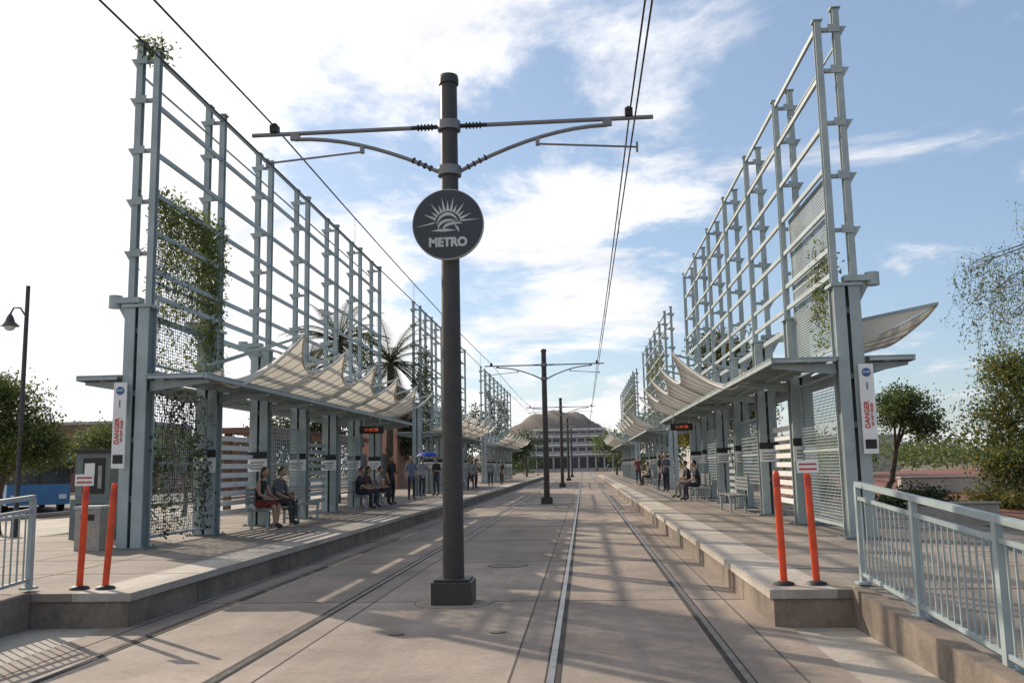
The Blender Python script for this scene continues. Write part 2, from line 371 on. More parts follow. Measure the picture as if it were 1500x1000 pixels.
# ---------------------------------------------------------------- catenary poles
def pole(y,disc=False):
    root=empty('catenary_pole'); b=MB(); X=-1.62
    b.tube([(X,y,.3),(X,y,.5),(X,y,6.62)],[.132,.13,.108],'pole',28)
    b.tube([(X,y,6.60),(X,y,6.66),(X,y,6.72),(X,y,6.74)],[.128,.132,.12,.05],'pole',28)
    b.obj('mast',root)
    b=MB(); b.box((X-.245,y-.245,.004),(X+.245,y+.245,.27),'pole'); b.box((X-.215,y-.215,.27),(X+.215,y+.215,.30),'pole'); b.obj('base_box',root,bevel=.012)
    b=MB(); b.tube([(X,y,0),(X,y,.003)],.48,'conc_w',40); b.tube([(X,y,0),(X,y,.0045)],.465,'conc',40); b.obj('footing_ring',root)
    b=MB()
    zA=6.03
    b.tube([(X,y,zA-.06),(X,y,zA+.06)],.15,'arm',20); b.tube([(X,y,5.36),(X,y,5.48)],.155,'arm',20)
    for s_,xe in((-1,-4.25),(1,1.02)):
        b.tube([(X+s_*.13,y,zA),(X+s_*.5,y,zA)],.028,'black',10)
        for k in range(5): b.tube([(X+s_*(.22+.045*k),y,zA),(X+s_*(.235+.045*k),y,zA)],.045,'black',12)
        b.tube([(X+s_*.5,y,zA),(xe,y,zA+.0)],.028,'arm',10)
        xs=X+s_*.14; x1=X+s_*2.05
        pts=[]
        for t in np.linspace(0,1,10):
            pts.append((xs+(x1-xs)*t,y,5.42+ .53*math.sin(t*math.pi/2)**.9))
        b.tube(pts,.026,'arm',10)
        for k in range(4):
            q=Vector(pts[0]).lerp(Vector(pts[1]),.5+.35*k); d=(Vector(pts[1])-Vector(pts[0])).normalized()*.01
            b.tube([q-d,q+d],.042,'black',12)
        b.cbox((x1,y,zA-.04),(.12,.06,.1),'arm')
        xi=X+s_*(1.15); xo=X+s_*2.42
        b.tube([(xi,y,5.74),(xo,y,5.64)],.014,'arm',8); b.cbox((xi,y,5.77),(.05,.05,.1),'arm'); b.cbox((xo,y,5.64),(.03,.05,.12),'arm')
        xm=X+s_*2.33
        b.cbox((xm,y,zA+.07),(.1,.12,.1),'black'); b.ell((xm,y,zA+.1),(.05,.06,.06),'black')
    b.obj('cantilever_arms',root)
    if disc:
        b=MB(); zc=4.67; yf=y-.2
        b.tube([(X,yf,zc),(X,yf+.07,zc)],.455,'silver',64,smooth=False); b.tube([(X,yf-.004,zc),(X,yf-.001,zc)],.446,'sign',64,smooth=False)
        b.box((X-.08,yf+.07,zc-.2),(X+.08,yf+.14,zc+.2),'pole')
        yy=yf-.008
        def poly(pts,m='silver'): b.add([(X+p[0],yy,zc+p[1]) for p in pts],[tuple(range(len(pts)))],m)
        poly([(-.42,-.035),(-.20,.0),(-.13,.03),(-.20,.022)]); poly([(.42,.05),(.2,.052),(.1,.015),(.19,.03)])
        n=11
        for k in range(n):
            a=math.radians(158-k*136/(n-1)); L=(.33 if k%2==0 else .26)*(1 if k!=5 else 1.1)
            r0=.165; w=.10
            poly([(r0*math.cos(a+w*1.2),r0*math.sin(a+w*1.2)),(r0*math.cos(a-w*1.2),r0*math.sin(a-w*1.2)),(L*math.cos(a),L*math.sin(a)*1.08)])
        def arc(cx,cy,rx,ry,a0,a1,w0,w1,m='silver'):
            P=[];Q=[]
            for t in np.linspace(0,1,16):
                a=math.radians(a0+(a1-a0)*t); w=w0+(w1-w0)*math.sin(math.pi*t)
                P.append((cx+(rx+w)*math.cos(a),cy+(ry+w)*math.sin(a))); Q.append((cx+(rx-w)*math.cos(a),cy+(ry-w)*math.sin(a)))
            for i in range(15): poly([P[i],P[i+1],Q[i+1],Q[i]],m)
        arc(0,-.02,.135,.15,175,20,.002,.02)
        arc(.03,-.05,.15,.10,190,60,.002,.02)
        arc(.10,-.09,.17,.10,175,60,.002,.02)
        arc(-.02,-.12,.16,.14,5,50,.002,.014)
        poly([(-.22,-.085),(-.05,-.055),(.11,-.085),(-.05,-.10)])
        V,F=text_mesh('METRO',.155,'silver',.008,sx=.95)
        b.add([(X+p[0],yy-.0-p[2],zc-.24+p[1]) for p in V],F,'silver')
        b.obj('metro_roundel',root)
    return root
PY=[11.3,39.9,69.5,99,128]
for i,y in enumerate(PY): pole(y,i==0)
b=MB()
for x,s_ in((-3.95,-1),(.73,1)):
    ys=[-18]+PY+[160]
    for a,c in zip(ys[:-1],ys[1:]):
        n=8; pm=[]
        for t in range(n+1):
            u=t/n; yy=a+(c-a)*u; pm.append((x,yy,6.14-.35*4*u*(1-u)*.35))
        b.tube(pm,.012,'wire',5,False)
        b.tube([(x-.02,a,5.6),(x-.02,c,5.6)],.011,'wire',5,False)
        for u in (.15,.35,.5,.65,.85):
            yy=a+(c-a)*u; b.tube([(x,yy,5.6),(x,yy,6.14-.49*u*(1-u))],.004,'wire',4,False)
b.obj('overhead_wire')
def delin(x,y,lean,tag=False):
    b=MB(); b.tube([(x,y,.36),(x,y,.385),(x,y,.40)],[.11,.10,.05],'black',18)
    b.tube([(x,y,.39),(x+lean*.5,y,.9),(x+lean,y,1.50)],[.036,.038,.033],'orange',14)
    b.tube([(x+lean,y,1.50),(x+lean,y,1.53)],[.033,.02],'orange',14)
    b.tube([(x+lean*.9,y,1.36),(x+lean,y,1.46)],.0365,'red',14)
    if tag:
        b.box((x+lean-.11,y-.05,1.50),(x+lean+.11,y-.045,1.63),'white'); b.box((x+lean-.09,y-.053,1.53),(x+lean+.09,y-.0505,1.55),'red'); b.box((x+lean-.09,y-.053,1.58),(x+lean+.09,y-.0505,1.60),'red')
    b.obj('delineator_post')
delin(-5.66,10.05,.03,True); delin(-5.36,10.05,.06); delin(2.03,9.85,-.02); delin(2.36,9.85,-.03,True)
for x,y in((-6.3,27.0),(3.2,30.0)):
    b=MB(); b.box((x-.36,y-.07,2.68),(x+.36,y+.07,2.9),'black'); put_text(b,'11:42 EB',.12,'led',(x,y-.075,2.79),.002)
    for k in(-.25,.25): b.tube([(x+k,y,2.9),(x+k,y,3.27)],.015,'steel',8)
    b.obj('led_display_sign')
b=MB(); x,y=-9.75,17.9
b.box((x-.42,y-.32,.36),(x+.42,y+.32,1.15),'steel_d'); b.box((x-.35,y-.28,1.15),(x+.35,y+.3,2.05),'steel_d'); b.box((x-.38,y-.34,2.05),(x+.38,y+.34,2.13),'black')
b.box((x-.2,y-.30,1.25),(x+.25,y-.281,1.95),'black'); b.box((x-.16,y-.306,1.6),(x+.05,y-.301,1.85),'white'); b.box((x+.12,y-.306,1.35),(x+.2,y-.301,1.8),'galv')
b.box((x-.3,y-.335,.8),(x+.3,y-.321,1.05),'black')
b.obj('ticket_machine',bevel=.015)
b=MB(); x,y=-8.35,15.2; b.box((x-.22,y-.22,.36),(x+.22,y+.22,1.05),'conc_l'); b.box((x-.24,y-.24,1.05),(x+.24,y+.24,1.1),'steel'); b.box((x-.12,y-.225,.86),(x+.12,y-.221,.96),'black'); b.obj('litter_bin',bevel=.02)
def bench(X,y,side):
    b=MB(); xc=X-side*.62
    for dy in(-.8,.8):
        b.box((xc-.2,y+dy-.03,.36),(xc-.15,y+dy+.03,.75),'steel'); b.box((xc+.15,y+dy-.03,.36),(xc+.2,y+dy+.03,.75),'steel'); b.box((xc-.22,y+dy-.03,.75),(xc+.22,y+dy+.03,.79),'steel')
    for k in range(6): b.box((xc-.22+k*.075,y-1,.791),(xc-.165+k*.075,y+1,.815),'galv')
    bx=xc+side*.24
    for k in range(4): b.box((bx-.015,y-1,.92+k*.09),(bx+.015,y+1,.98+k*.09),'galv')
    for dy in(-.8,.8): b.box((bx-.03+side*.035,y+dy-.03,.75),(bx+.03+side*.035,y+dy+.03,1.3),'steel')
    b.obj('platform_bench')
for y in (20.5,22.7,29.6,31.6): bench(XL,y,-1)
for y in (24.4,31.5,34.6): bench(XR,y,1)
for y in (45,52): bench(XL,y,-1); bench(XR,y+3,1)
# ---------------------------------------------------------------- people
def person(loc,rz,pose='stand',top=(.1,.1,.1),bot=(.05,.06,.09),skin=(.42,.25,.17),hair=(.02,.014,.01),long=False,bare=False,sc=1.0,umb=False,bag=False,shorts=False):
    mt=mat('shirt_cloth',top,.85,0,None,6); mb_=mat('trouser_cloth',bot,.85,0,None,6); ms=mat('skin_tone',skin,.55); mh=mat('hair_tone',hair,.6); msh=mat('shoe',(.03,.03,.03),.6)
    J={}
    if pose=='stand' or pose=='walk':
        w=.0 if pose=='stand' else .17
        J=dict(pelvis=(0,0,.94),spine=(0,.01,1.12),chest=(0,0,1.31),neck=(0,.01,1.46),head=(0,-.01,1.54))
        for s_,n in((-1,'l'),(1,'r')):
            q=w*s_
            J[n+'sh']=(s_*.165,0,1.40);J[n+'el']=(s_*.225,.03+q*.5,1.13);J[n+'wr']=(s_*.22,-.05+q*.9,.90);J[n+'pa']=(s_*.215,-.08+q,.83)
            J[n+'hip']=(s_*.09,0,.90);J[n+'kn']=(s_*.10,-.02-q*.7,.50);J[n+'an']=(s_*.10,.02-q*.9,.10);J[n+'to']=(s_*.115,-.14-q*.9,.04)
        if pose=='stand' and random.random()<.5: J['rel']=(.21,.0,1.14);J['rwr']=(.12,-.2,1.12);J['rpa']=(.08,-.25,1.15)
        if umb: J['rel']=(.22,-.08,1.16);J['rwr']=(.17,-.24,1.30);J['rpa']=(.16,-.25,1.36)
    else:
        J=dict(pelvis=(0,0,.56),spine=(0,.0,.72),chest=(0,-.05,.92),neck=(0,-.09,1.07),head=(0,-.13,1.14))
        for s_,n in((-1,'l'),(1,'r')):
            J[n+'sh']=(s_*.165,-.07,1.01);J[n+'el']=(s_*.23,-.13,.76);J[n+'wr']=(s_*.13,-.34,.66);J[n+'pa']=(s_*.10,-.41,.64)
            J[n+'hip']=(s_*.09,-.02,.55);J[n+'kn']=(s_*.12,-.44,.53);J[n+'an']=(s_*.12,-.43+s_*.05,.10);J[n+'to']=(s_*.13,-.58+s_*.05,.04)
    R=dict(pelvis=.135,spine=.115,chest=.135,neck=.055,head=.05)
    for n in 'lr':
        for k,r in(('sh',.07),('el',.045),('wr',.028),('pa',.032),('hip',.095),('kn',.062),('an',.04),('to',.036)): R[n+k]=r*(1.0 if not(k in('el','sh') and bare) else .85)
    E=[('pelvis','spine'),('spine','chest'),('chest','neck'),('neck','head')]
    for n in 'lr': E+=[('chest',n+'sh'),(n+'sh',n+'el'),(n+'el',n+'wr'),(n+'wr',n+'pa'),('pelvis',n+'hip'),(n+'hip',n+'kn'),(n+'kn',n+'an'),(n+'an',n+'to')]
    ks=list(J); me=bpy.data.meshes.new('p'); me.from_pydata([J[k] for k in ks],[(ks.index(a),ks.index(c)) for a,c in E],[])
    o=bpy.data.objects.new('p',me); COL.objects.link(o); o.modifiers.new('s','SKIN'); sb=o.modifiers.new('u','SUBSURF'); sb.levels=2; sb.render_levels=2
    for i,k in enumerate(ks): me.skin_vertices[0].data[i].radius=(R[k],R[k]*(.8 if k in('chest','pelvis','spine') else 1)); 
    me.skin_vertices[0].data[0].use_root=True
    me2=bpy.data.meshes.new_from_object(o.evaluated_get(bpy.context.evaluated_depsgraph_get())); bpy.data.objects.remove(o)
    V=[v.co.copy() for v in me2.vertices]; b=MB(); b.v=[tuple(v) for v in V]
    kk={'t':b.k(mt),'b':b.k(mb_),'s':b.k(ms),'f':b.k(msh)}
    reg={}
    for a,c in E:
        k=c[1:] if c[0] in 'lr' and c not in('neck','head') else c
        reg[(a,c)]={'spine':'t','chest':'t','neck':'t','head':'s','sh':'t','el':'s' if bare else 't','wr':'s','pa':'s','hip':'b','kn':'b','an':'s' if shorts else 'b','to':'f'}[k]
    segs=[(Vector(J[a]),Vector(J[c]),reg[(a,c)],R[a],R[c]) for a,c in E]
    for p in me2.polygons:
        c=p.center; best=None
        for A,B,rg,ra,rb in segs:
            d=B-A; t=max(0,min(1,(c-A).dot(d)/d.length_squared)); dd=(c-(A+d*t)).length/(ra+(rb-ra)*t)
            if best is None or dd<best[0]: best=(dd,rg)
        b.f.append(list(p.vertices)); b.mi.append(kk[best[1]]); b.sm.append(True)
    for n,s_ in(('l',-1),('r',1)):
        wv=Vector(J[n+'wr']); pv=Vector(J[n+'pa']); d=(pv-wv).normalized(); side=d.cross(Vector((0,1,0)) if abs(d.z)>.6 else Vector((0,0,1))).normalized(); nrm=side.cross(d)
        for k,L in enumerate((.062,.075,.07,.055)):
            a=pv+side*((k-1.5)*.017)+d*.01; m1=a+d*L*.55+nrm*.006; e=m1+d*L*.45+nrm*.022; b.tube([a,m1,e],[.0095,.0088,.0065],ms,6)
        a=pv-d*.02+side*.028; m1=a+side*.022+d*.025; b.tube([a,m1,m1+d*.028+nrm*.006],[.0105,.010,.007],ms,6)
    h=Vector(J['head'])+Vector((0,-.015,.10))
    def fn(p):
        x,y,z=p
        if z<0: x*=1-.28*(-z); y=y*(1-.12*(-z))
        return Vector((x,y,z))
    b.ell(h,(.074,.092,.115),ms,18,12,fn)
    b.add([h+Vector(p) for p in((-.013,-.088,-.025),(.013,-.088,-.025),(0,-.088,.022),(0,-.116,-.022))],[(0,1,3),(1,2,3),(2,0,3)],ms)
    for s_ in(-1,1): b.ell(h+Vector((s_*.03,-.081,.012)),(.011,.008,.006),M['eye'],8,5); b.ell(h+Vector((s_*.073,.005,-.01)),(.01,.018,.028),ms,8,6)
    b.ell(h+Vector((0,-.083,-.052)),(.022,.007,.006),mat('lip',(.3,.11,.09)),8,5)
    b.ell(h+Vector((0,.018,.03)),(.083,.093,.103),mh,16,10,lambda p: Vector((p[0],max(p[1],-.75+max(0,.2-p[2])*1.6 if p[2]<.55 else p[1]),p[2])))
    if long: b.ell(h+Vector((0,.062,-.08)),(.07,.045,.15),mh,12,8)
    if umb:
        c=Vector(J['rpa'])+Vector((0,0,.02)); top_=c+Vector((0,.05,.62)); b.tube([c-Vector((0,0,.12)),top_],.008,M['galv'],6)
        mu=mat('umbrella_cloth',(.03,.06,.42),.6,trans=.3); n=16; vs=[top_]; fs=[]
        for r,dz in((.2,-.03),(.38,-.1),(.52,-.22)):
            for k in range(n):
                a=2*math.pi*k/n; rr=r*(1 if k%2==0 else .955); vs.append(top_+Vector((rr*math.cos(a),rr*math.sin(a),dz+(0 if k%2==0 else .012))))
        for k in range(n): fs.append((0,1+k,1+(k+1)%n))
        for q in range(2):
            for k in range(n): fs.append((1+q*n+k,1+(q+1)*n+k,1+(q+1)*n+(k+1)%n,1+q*n+(k+1)%n))
        b.add(vs,fs,mu)
    if bag:
        b.cbox((.0,.19,1.18) if pose!='sit' else (.32,-.1,.55),(.28,.16,.4),mat('bag_cloth',(.04,.04,.05)))
    o=b.obj('person',loc=loc,rz=rz); o.scale=(sc,sc,sc); return o
pl=.36
F=math.radians
person((-7.28,20.2,pl),F(80),'sit',(.02,.02,.02),(.25,.04,.03),long=True,bare=True,shorts=True,hair=(.06,.03,.015))
person((-7.28,21.4,pl),F(75),'sit',(.10,.10,.11),(.06,.055,.05),bag=True)
person((-7.28,29.2,pl),F(95),'sit',(.03,.03,.04),(.03,.03,.04))
person((-7.28,30.2,pl),F(80),'sit',(.08,.03,.03),(.04,.04,.06),long=True)
person((-7.28,31.9,pl),F(90),'sit',(.35,.34,.33),(.04,.04,.06))
person((-6.85,32.4,pl),F(60),'stand',(.02,.02,.025),(.02,.02,.03))
person((-6.9,36.5,pl),F(20),'stand',(.12,.16,.24),(.03,.03,.05),bag=True)
person((-7.2,40.6,pl),F(40),'stand',(.3,.3,.32),(.04,.04,.05),umb=True)
person((-6.7,41.5,pl),F(-30),'stand',(.03,.03,.03),(.05,.05,.08))
for i,(x,y) in enumerate(((-6.3,51),(-6.6,56),(-6.1,60),(-5.9,66),(-6.8,48))):
    person((x,y,pl),F(random.uniform(-60,90)),random.choice(['stand','walk']),random.choice([(.3,.3,.3),(.03,.03,.04),(.1,.12,.2),(.25,.05,.05)]),(.03,.035,.05))
person((3.86,34.4,pl),F(-80),'sit',(.03,.03,.03),(.25,.24,.22))
person((3.86,31.6,pl),F(-90),'sit',(.04,.04,.05),(.04,.04,.06))
person((3.7,42.0,pl),F(-40),'stand',(.06,.08,.12),(.02,.02,.03))
person((3.6,43.0,pl),F(30),'walk',(.03,.03,.03),(.05,.05,.08))
person((3.86,55.0,pl),F(-90),'sit',(.03,.03,.03),(.03,.04,.06))
person((3.86,54.3,pl),F(-90),'sit',(.2,.2,.22),(.03,.04,.06))
person((3.4,58.0,pl),F(0),'stand',(.2,.06,.06),(.03,.04,.06))
# ---------------------------------------------------------------- vines
def vine(X,ya,yb,za,zb,n,dens,m,name='climbing_vine',strand=30,ls=.038):
    b=MB(); 
    for k in range(strand):
        y=random.uniform(ya,yb); z=zb-abs(random.gauss(0,.2)); pts=[(X,y,z)]; dy=random.uniform(-.1,.1)
        L=random.uniform(.5,1)*(zb-za)
        for j in range(int(L/.18)):
            dy=dy*.7+random.uniform(-.09,.09); y=min(yb,max(ya,y+dy)); z-=.16; pts.append((X+random.uniform(-.05,.05),y,z))
        if len(pts)>2: b.tube(pts,.006,'bark',4,False)
        Q=[]
        for p in pts:
            for _ in range(random.randint(0,int(8*dens(p[1],p[2]))+1)): Q.append((p[0]+random.gauss(0,.07),p[1]+random.gauss(0,.1),p[2]+random.gauss(0,.1)))
        if Q: leaves(b,Q,ls,m,.5)
    cl=[]
    for k in range(n):
        y=random.uniform(ya,yb); z=random.uniform(za,zb)
        if random.random()<dens(y,z):
            for _ in range(9): cl.append((X+random.gauss(0,.09),y+random.gauss(0,.11),z+random.gauss(0,.11)))
    if cl: leaves(b,cl,ls,m,.5)
    b.obj(name)
vine(XL+.08,15.5,18.6,3.5,6.75,1700,lambda y,z:max(0,min(1,.17+ .6*max(0,(z-5.2)/1.4)**1.0+ .8*math.exp(-((y-18.2)/.45)**2)*(.4+.6*(z>4)))),'leaf_v',strand=44)
vine(XL+.06,15.5,18.4,.5,3.1,520,lambda y,z:max(0,.34+.3*math.sin(y*3.1+z*2)),'leaf_d',strand=34)
vine(XR-.08,15.8,17.0,3.6,5.6,160,lambda y,z:.5 if z<5 else .15,'leaf_v',strand=12)
b=MB(); leaves(b,[(XL+.05+random.gauss(0,.12)+.0,15.3+random.gauss(0,.15)+.2*abs(random.gauss(0,1)),9.35+random.gauss(0,.13)) for _ in range(420)],.04,'leaf_v'); 
for k in range(14): 
    a=random.uniform(0,6.28); b.tube([(XL,15.35,9.2),(XL+.2*math.cos(a),15.4+.2*math.sin(a),9.45),(XL+.35*math.cos(a),15.4+.4*math.sin(a),9.3+random.uniform(-.1,.2))],.006,'bark',4,False)
b.obj('climbing_vine')
vine(XL+.0,42.5,46,3,7.5,500,lambda y,z:.5,'leaf_d',strand=10,ls=.06)
vine(XL+.0,30.6,33.4,3.3,6.5,300,lambda y,z:.4,'leaf_d',strand=8,ls=.05)
vine(XR+.0,50,60,4,8,600,lambda y,z:.4,'leaf_y',strand=12,ls=.07)
vine(XR+.0,78,95,4,8,600,lambda y,z:.4,'leaf_y',strand=12,ls=.09)
vine(XL+.0,74,95,4,8,500,lambda y,z:.4,'leaf_d',strand=12,ls=.09)
# ---------------------------------------------------------------- trees
def tree(name,base,fork,blobs,nl,ls,m,bark='bark',tr=.14,cl=45,sp=.22,extra=None):
    b=MB(); B=Vector(base); Fk=Vector(fork)
    mid=B.lerp(Fk,.5)+Vector((random.uniform(-.15,.15),random.uniform(-.1,.1),0))
    b.tube([B,B+Vector((0,0,.1)),mid,Fk],[tr*1.4,tr*1.1,tr*.9,tr*.75],bark,10)
    per=nl//len(blobs)
    for c,r in blobs:
        c=Vector(c); r=Vector(r if hasattr(r,'__len__') else (r,r,r*.75))
        lp=[Fk,Fk.lerp(c,.5)+Vector((random.uniform(-.2,.2),random.uniform(-.2,.2),.12)),c]
        b.tube(lp,[tr*.55,tr*.35,tr*.15],bark,7)
        ntip=max(8,per//cl); pts=[]
        for k in range(ntip):
            d=Vector([random.gauss(0,1) for _ in range(3)]).normalized(); q=random.uniform(.35,1.12)
            tip=c+Vector((d.x*r.x,d.y*r.y,d.z*r.z))*q
            st=lp[1].lerp(c,random.uniform(.3,1))
            b.tube([st,st.lerp(tip,.5)+Vector((0,0,.05)),tip],[tr*.12,tr*.08,.006],bark,4,False)
            g=random.uniform(.6,1.4)
            P=rng.normal(size=(int(cl*g),3))*sp*g*np.array([1,1,.7])+np.array(tip)
            pts.append(P)
        leaves(b,np.concatenate(pts),ls,m)
        if extra:
            P=np.concatenate(pts); P=P[rng.random(len(P))<extra[1]]; leaves(b,P+rng.normal(size=P.shape)*.05,ls*.8,extra[0])
    return b.obj(name)
tree('mesquite_tree',(9.2,30,0),(9.9,30,1.9),[((10.5,30,3.0),(.95,.9,.6)),((9.75,29.7,3.15),(.65,.8,.5)),((11.0,30.3,2.7),(.6,.7,.45)),((10.2,30,3.55),(.65,.7,.35))],8000,.05,'leaf',tr=.10,sp=.16)
tree('palo_verde_tree',(12.2,25,0),(12.0,25,1.6),[((10.9,24.5,2.5),(.95,.9,.9)),((11.9,24.5,3.3),(1.2,1,.8)),((11.3,25,3.9),(.8,.9,.4)),((12.9,25,2.5),(1.2,1,1.1)),((10.7,24,1.4),(.8,.7,.6))],16000,.045,'leaf','bark_g',.12,sp=.2,extra=('flower',.28))
b=MB(); B=Vector((10.2,17,0)); 
b.tube([B,(10.3,17,1.6),(10.0,17,3.4),(9.7,17,5)],[.2,.16,.12,.08],'bark_g',10)
for k in range(60):
    a=random.uniform(0,6.28); R_=random.uniform(.6,2.6); top=Vector((9.7+R_*math.cos(a)*.95,17+R_*math.sin(a)*.8,5.2+random.uniform(-.7,.9)-.12*R_))
    b.tube([(9.7,17,4.3+random.random()*.7),Vector((9.7,17,5.2)).lerp(top,.6)+Vector((0,0,.3)),top],[.022,.013,.006],'bark_g',5,False)
    for s_ in range(11):
        q=top+Vector((random.gauss(0,.3),random.gauss(0,.3),random.uniform(-.1,.3))); L=random.uniform(.3,1.9); pts=[top]; Q=[]
        n=max(3,int(L/.16)); dx=random.uniform(-.05,.03)
        for j in range(n):
            q=q+Vector((dx+random.gauss(0,.03),random.gauss(0,.03),-.15)); pts.append(q.copy())
            for _ in range(random.randint(2,8)): Q.append(tuple(q+Vector((random.gauss(0,.06),random.gauss(0,.06),random.gauss(0,.06)))))
        b.tube(pts,.003,'bark_g',3,False); leaves(b,Q,.028,'leaf_y' if random.random()<.5 else 'leaf',.4)
b.obj('willow_tree')
def shrub(name,c,r,n,m,ls=.05):
    b=MB(); c=Vector(c); P=[]
    for k in range(n//40):
        d=Vector([random.gauss(0,1) for _ in range(3)]).normalized(); d.z=abs(d.z); q=random.uniform(.4,1.05)
        tip=c+Vector((d.x*r[0],d.y*r[1],d.z*r[2]))*q; b.tube([c,tip],[.02,.006],'bark',4,False)
        P.append(rng.normal(size=(40,3))*.13*max(1,min(r))+np.array(tip))
    leaves(b,np.concatenate(P),ls,m); return b.obj(name)
shrub('shrub',(8.7,25,.2),(1.0,.8,.65),5000,'leaf_d')
shrub('shrub',(8.2,33,.1),(1.2,1,1.0),4000,'leaf_d')
shrub('shrub',(12.5,28,.1),(1.6,1,.9),4000,'leaf_y')
b=MB(); b.add([(7.6,24.5,.01),(60,24.5,.01),(80,42,1.0),(80,95,1.3),(7.6,95,.01),(9.5,42,.9)],[(0,1,2,5),(5,2,3,4),(0,5,4)],'mulch'); b.obj('mulch_bed')
for lo,hi in (((7.9,23.2,-.02),(10.0,23.5,.5)),((10.6,21.5,-.02),(14,21.8,.42)),((9.6,18.6,-.02),(13.5,18.9,.36)),((11,33,-.02),(18,33.4,.95))):
    b=MB(); b.box(lo,hi,'conc_l'); b.box((lo[0]-.04,lo[1]-.04,hi[2]),(hi[0]+.04,hi[1]+.04,hi[2]+.06),'plaza'); b.obj('planter_wall',bevel=.02)
tree('mesquite_tree',(-16.6,25,0),(-16.5,25,1.5),[((-16.4,25,3.2),(1.3,1,.9)),((-17.8,25,2.8),(1.4,1,1.1)),((-15.4,25,2.5),(.7,.9,.6)),((-17.1,25,4.0),(1.0,.9,.5)),((-16.6,25,2.3),(1.1,.9,.6))],20000,.055,'leaf',tr=.12,extra=('leaf_y',.4))
tree('mesquite_tree',(-17.0,33,0),(-17.0,33,1.5),[((-16.6,33,2.6),(1.2,1,.8)),((-17.9,33,2.7),(1.1,1,.8))],7000,.055,'leaf',tr=.1)
tree('mesquite_tree',(-13.4,30,0),(-13.4,30,1.4),[((-13.4,30,2.6),(.9,.9,.7)),((-14.2,30,2.2),(.7,.8,.5)),((-12.7,30,2.2),(.6,.8,.5))],6000,.05,'leaf',tr=.08,sp=.18)
tree('shade_tree',(-13.5,44,0),(-13.5,44,2),[((-13.5,44,4),(2,2,1.5)),((-15,44,3.2),(1.5,1.5,1.2)),((-12.3,44,3),(1.3,1.5,1.2))],9000,.08,'leaf_d',sp=.3)
tree('shade_tree',(-11.0,62,0),(-11,62,2),[((-11,62,4.5),(2,2,1.8)),((-12.5,62,3.6),(1.5,1.5,1.4))],7000,.1,'leaf_d',sp=.35)
tree('shade_tree',(-10,82,0),(-10,82,2),[((-10,82,5),(2.2,2,2.0)),((-12,82,4),(2,2,1.6))],5000,.12,'leaf_d',sp=.4)
tree('blossoming_tree',(8.3,48,0),(8,48,3),[((7.2,48,7.6),(1.6,1.5,1.2)),((8.2,48,6.4),(1.8,1.5,1.4)),((6.6,48,5.2),(1.4,1.4,1.3)),((8.2,48,3.8),(1.8,1.4,1.3))],12000,.08,'leaf_d',sp=.28,extra=('flower',.45))
tree('shade_tree',(7.2,62,0),(7.2,62,2),[((7.2,62,4.6),(1.8,2,1.8)),((8.4,62,3.5),(1.6,1.5,1.5))],7000,.1,'leaf_y',sp=.35,extra=('flower',.2))
tree('shade_tree',(7.5,84,0),(7.5,84,2),[((7,84,5),(2,2,2)),((9,84,4),(2,2,1.7))],5000,.12,'leaf',sp=.4)
tree('shade_tree',(4.0,112,0),(4,112,2),[((3.4,112,4.2),(2,2,1.7)),((6,112,4),(2,2,1.8))],4000,.14,'leaf',sp=.45)
tree('shade_tree',(-7.0,112,0),(-7,112,2),[((-7,112,4.2),(2,2,1.7)),((-9,112,4),(2,2,1.8))],4000,.14,'leaf_d',sp=.45)
def palm(base,h,n=44,fl=2.4):
    b=MB(); B=Vector(base); T=B+Vector((.1,0,h)); b.tube([B,B.lerp(T,.5),T],[.22,.17,.16],'bark',10)
    for k in range(n):
        a=2*math.pi*k/n*2.4+random.uniform(-.2,.2); el=random.uniform(-.5,1.25); L=fl*random.uniform(.8,1.1)
        p=T.copy(); d=Vector((math.cos(a)*math.cos(el),math.sin(a)*math.cos(el),math.sin(el))); pts=[p.copy()]; side=Vector((-math.sin(a),math.cos(a),0))
        for j in range(9):
            d=(d+Vector((0,0,-.13))).normalized(); p=p+d*(L/9); pts.append(p.copy())
        b.tube(pts,[.03-.0028*q for q in range(10)],'leaf_d',4,False)
        vs=[];fs=[]
        for j in range(1,9):
            for q in (0,.33,.66):
                c=pts[j].lerp(pts[j+1] if j<9 else pts[j],q); dd=(pts[j]-pts[j-1]).normalized(); ll=.55*(1-abs(j-4)/7)
                for s_ in(-1,1):
                    e=c+(side*s_*.8+dd*.6+Vector((0,0,-.25))).normalized()*ll; i=len(vs); vs+= [c-dd*.02,c+dd*.035,e]; fs.append((i,i+1,i+2))
        b.add(vs,fs,'leaf_d')
    b.obj('palm_tree')
palm((-9.6,35,0),6.6); palm((-8.9,41.5,0),6.5,44,2.8); palm((-11.8,38,0),5.6)
def lamp(x,y,h,arm=-.6):
    b=MB(); b.tube([(x,y,0),(x,y,.5),(x,y,.55),(x,y,h)],[.12,.11,.07,.055],'pole',12)
    b.tube([(x,y,h-.9),(x+arm*.4,y,h-.62),(x+arm*.8,y,h-.6),(x+arm,y,h-.78)],.025,'pole',8)
    b.tube([(x+arm,y,h-.78),(x+arm,y,h-.9),(x+arm,y,h-1.0),(x+arm,y,h-1.12)],[.04,.1,.13,.26],'pole',16); b.ell((x+arm,y,h-1.14),(.15,.15,.12),'white')
    b.obj('street_lamp')
lamp(-15.4,24,6.9,-.48); lamp(-19.5,38,4.6,-.4); lamp(-23.5,58,7.0,.5)
b=MB(); 
b.box((-1.25,-5.5,.35),(1.25,5.5,1.25),mat('bus_blue',(.06,.20,.40),.35)); b.box((-1.24,-5.49,1.25),(1.24,5.49,2.3),'glass'); b.box((-1.25,-5.5,2.3),(1.25,5.5,2.95),mat('bus_body',(.25,.36,.46),.35))
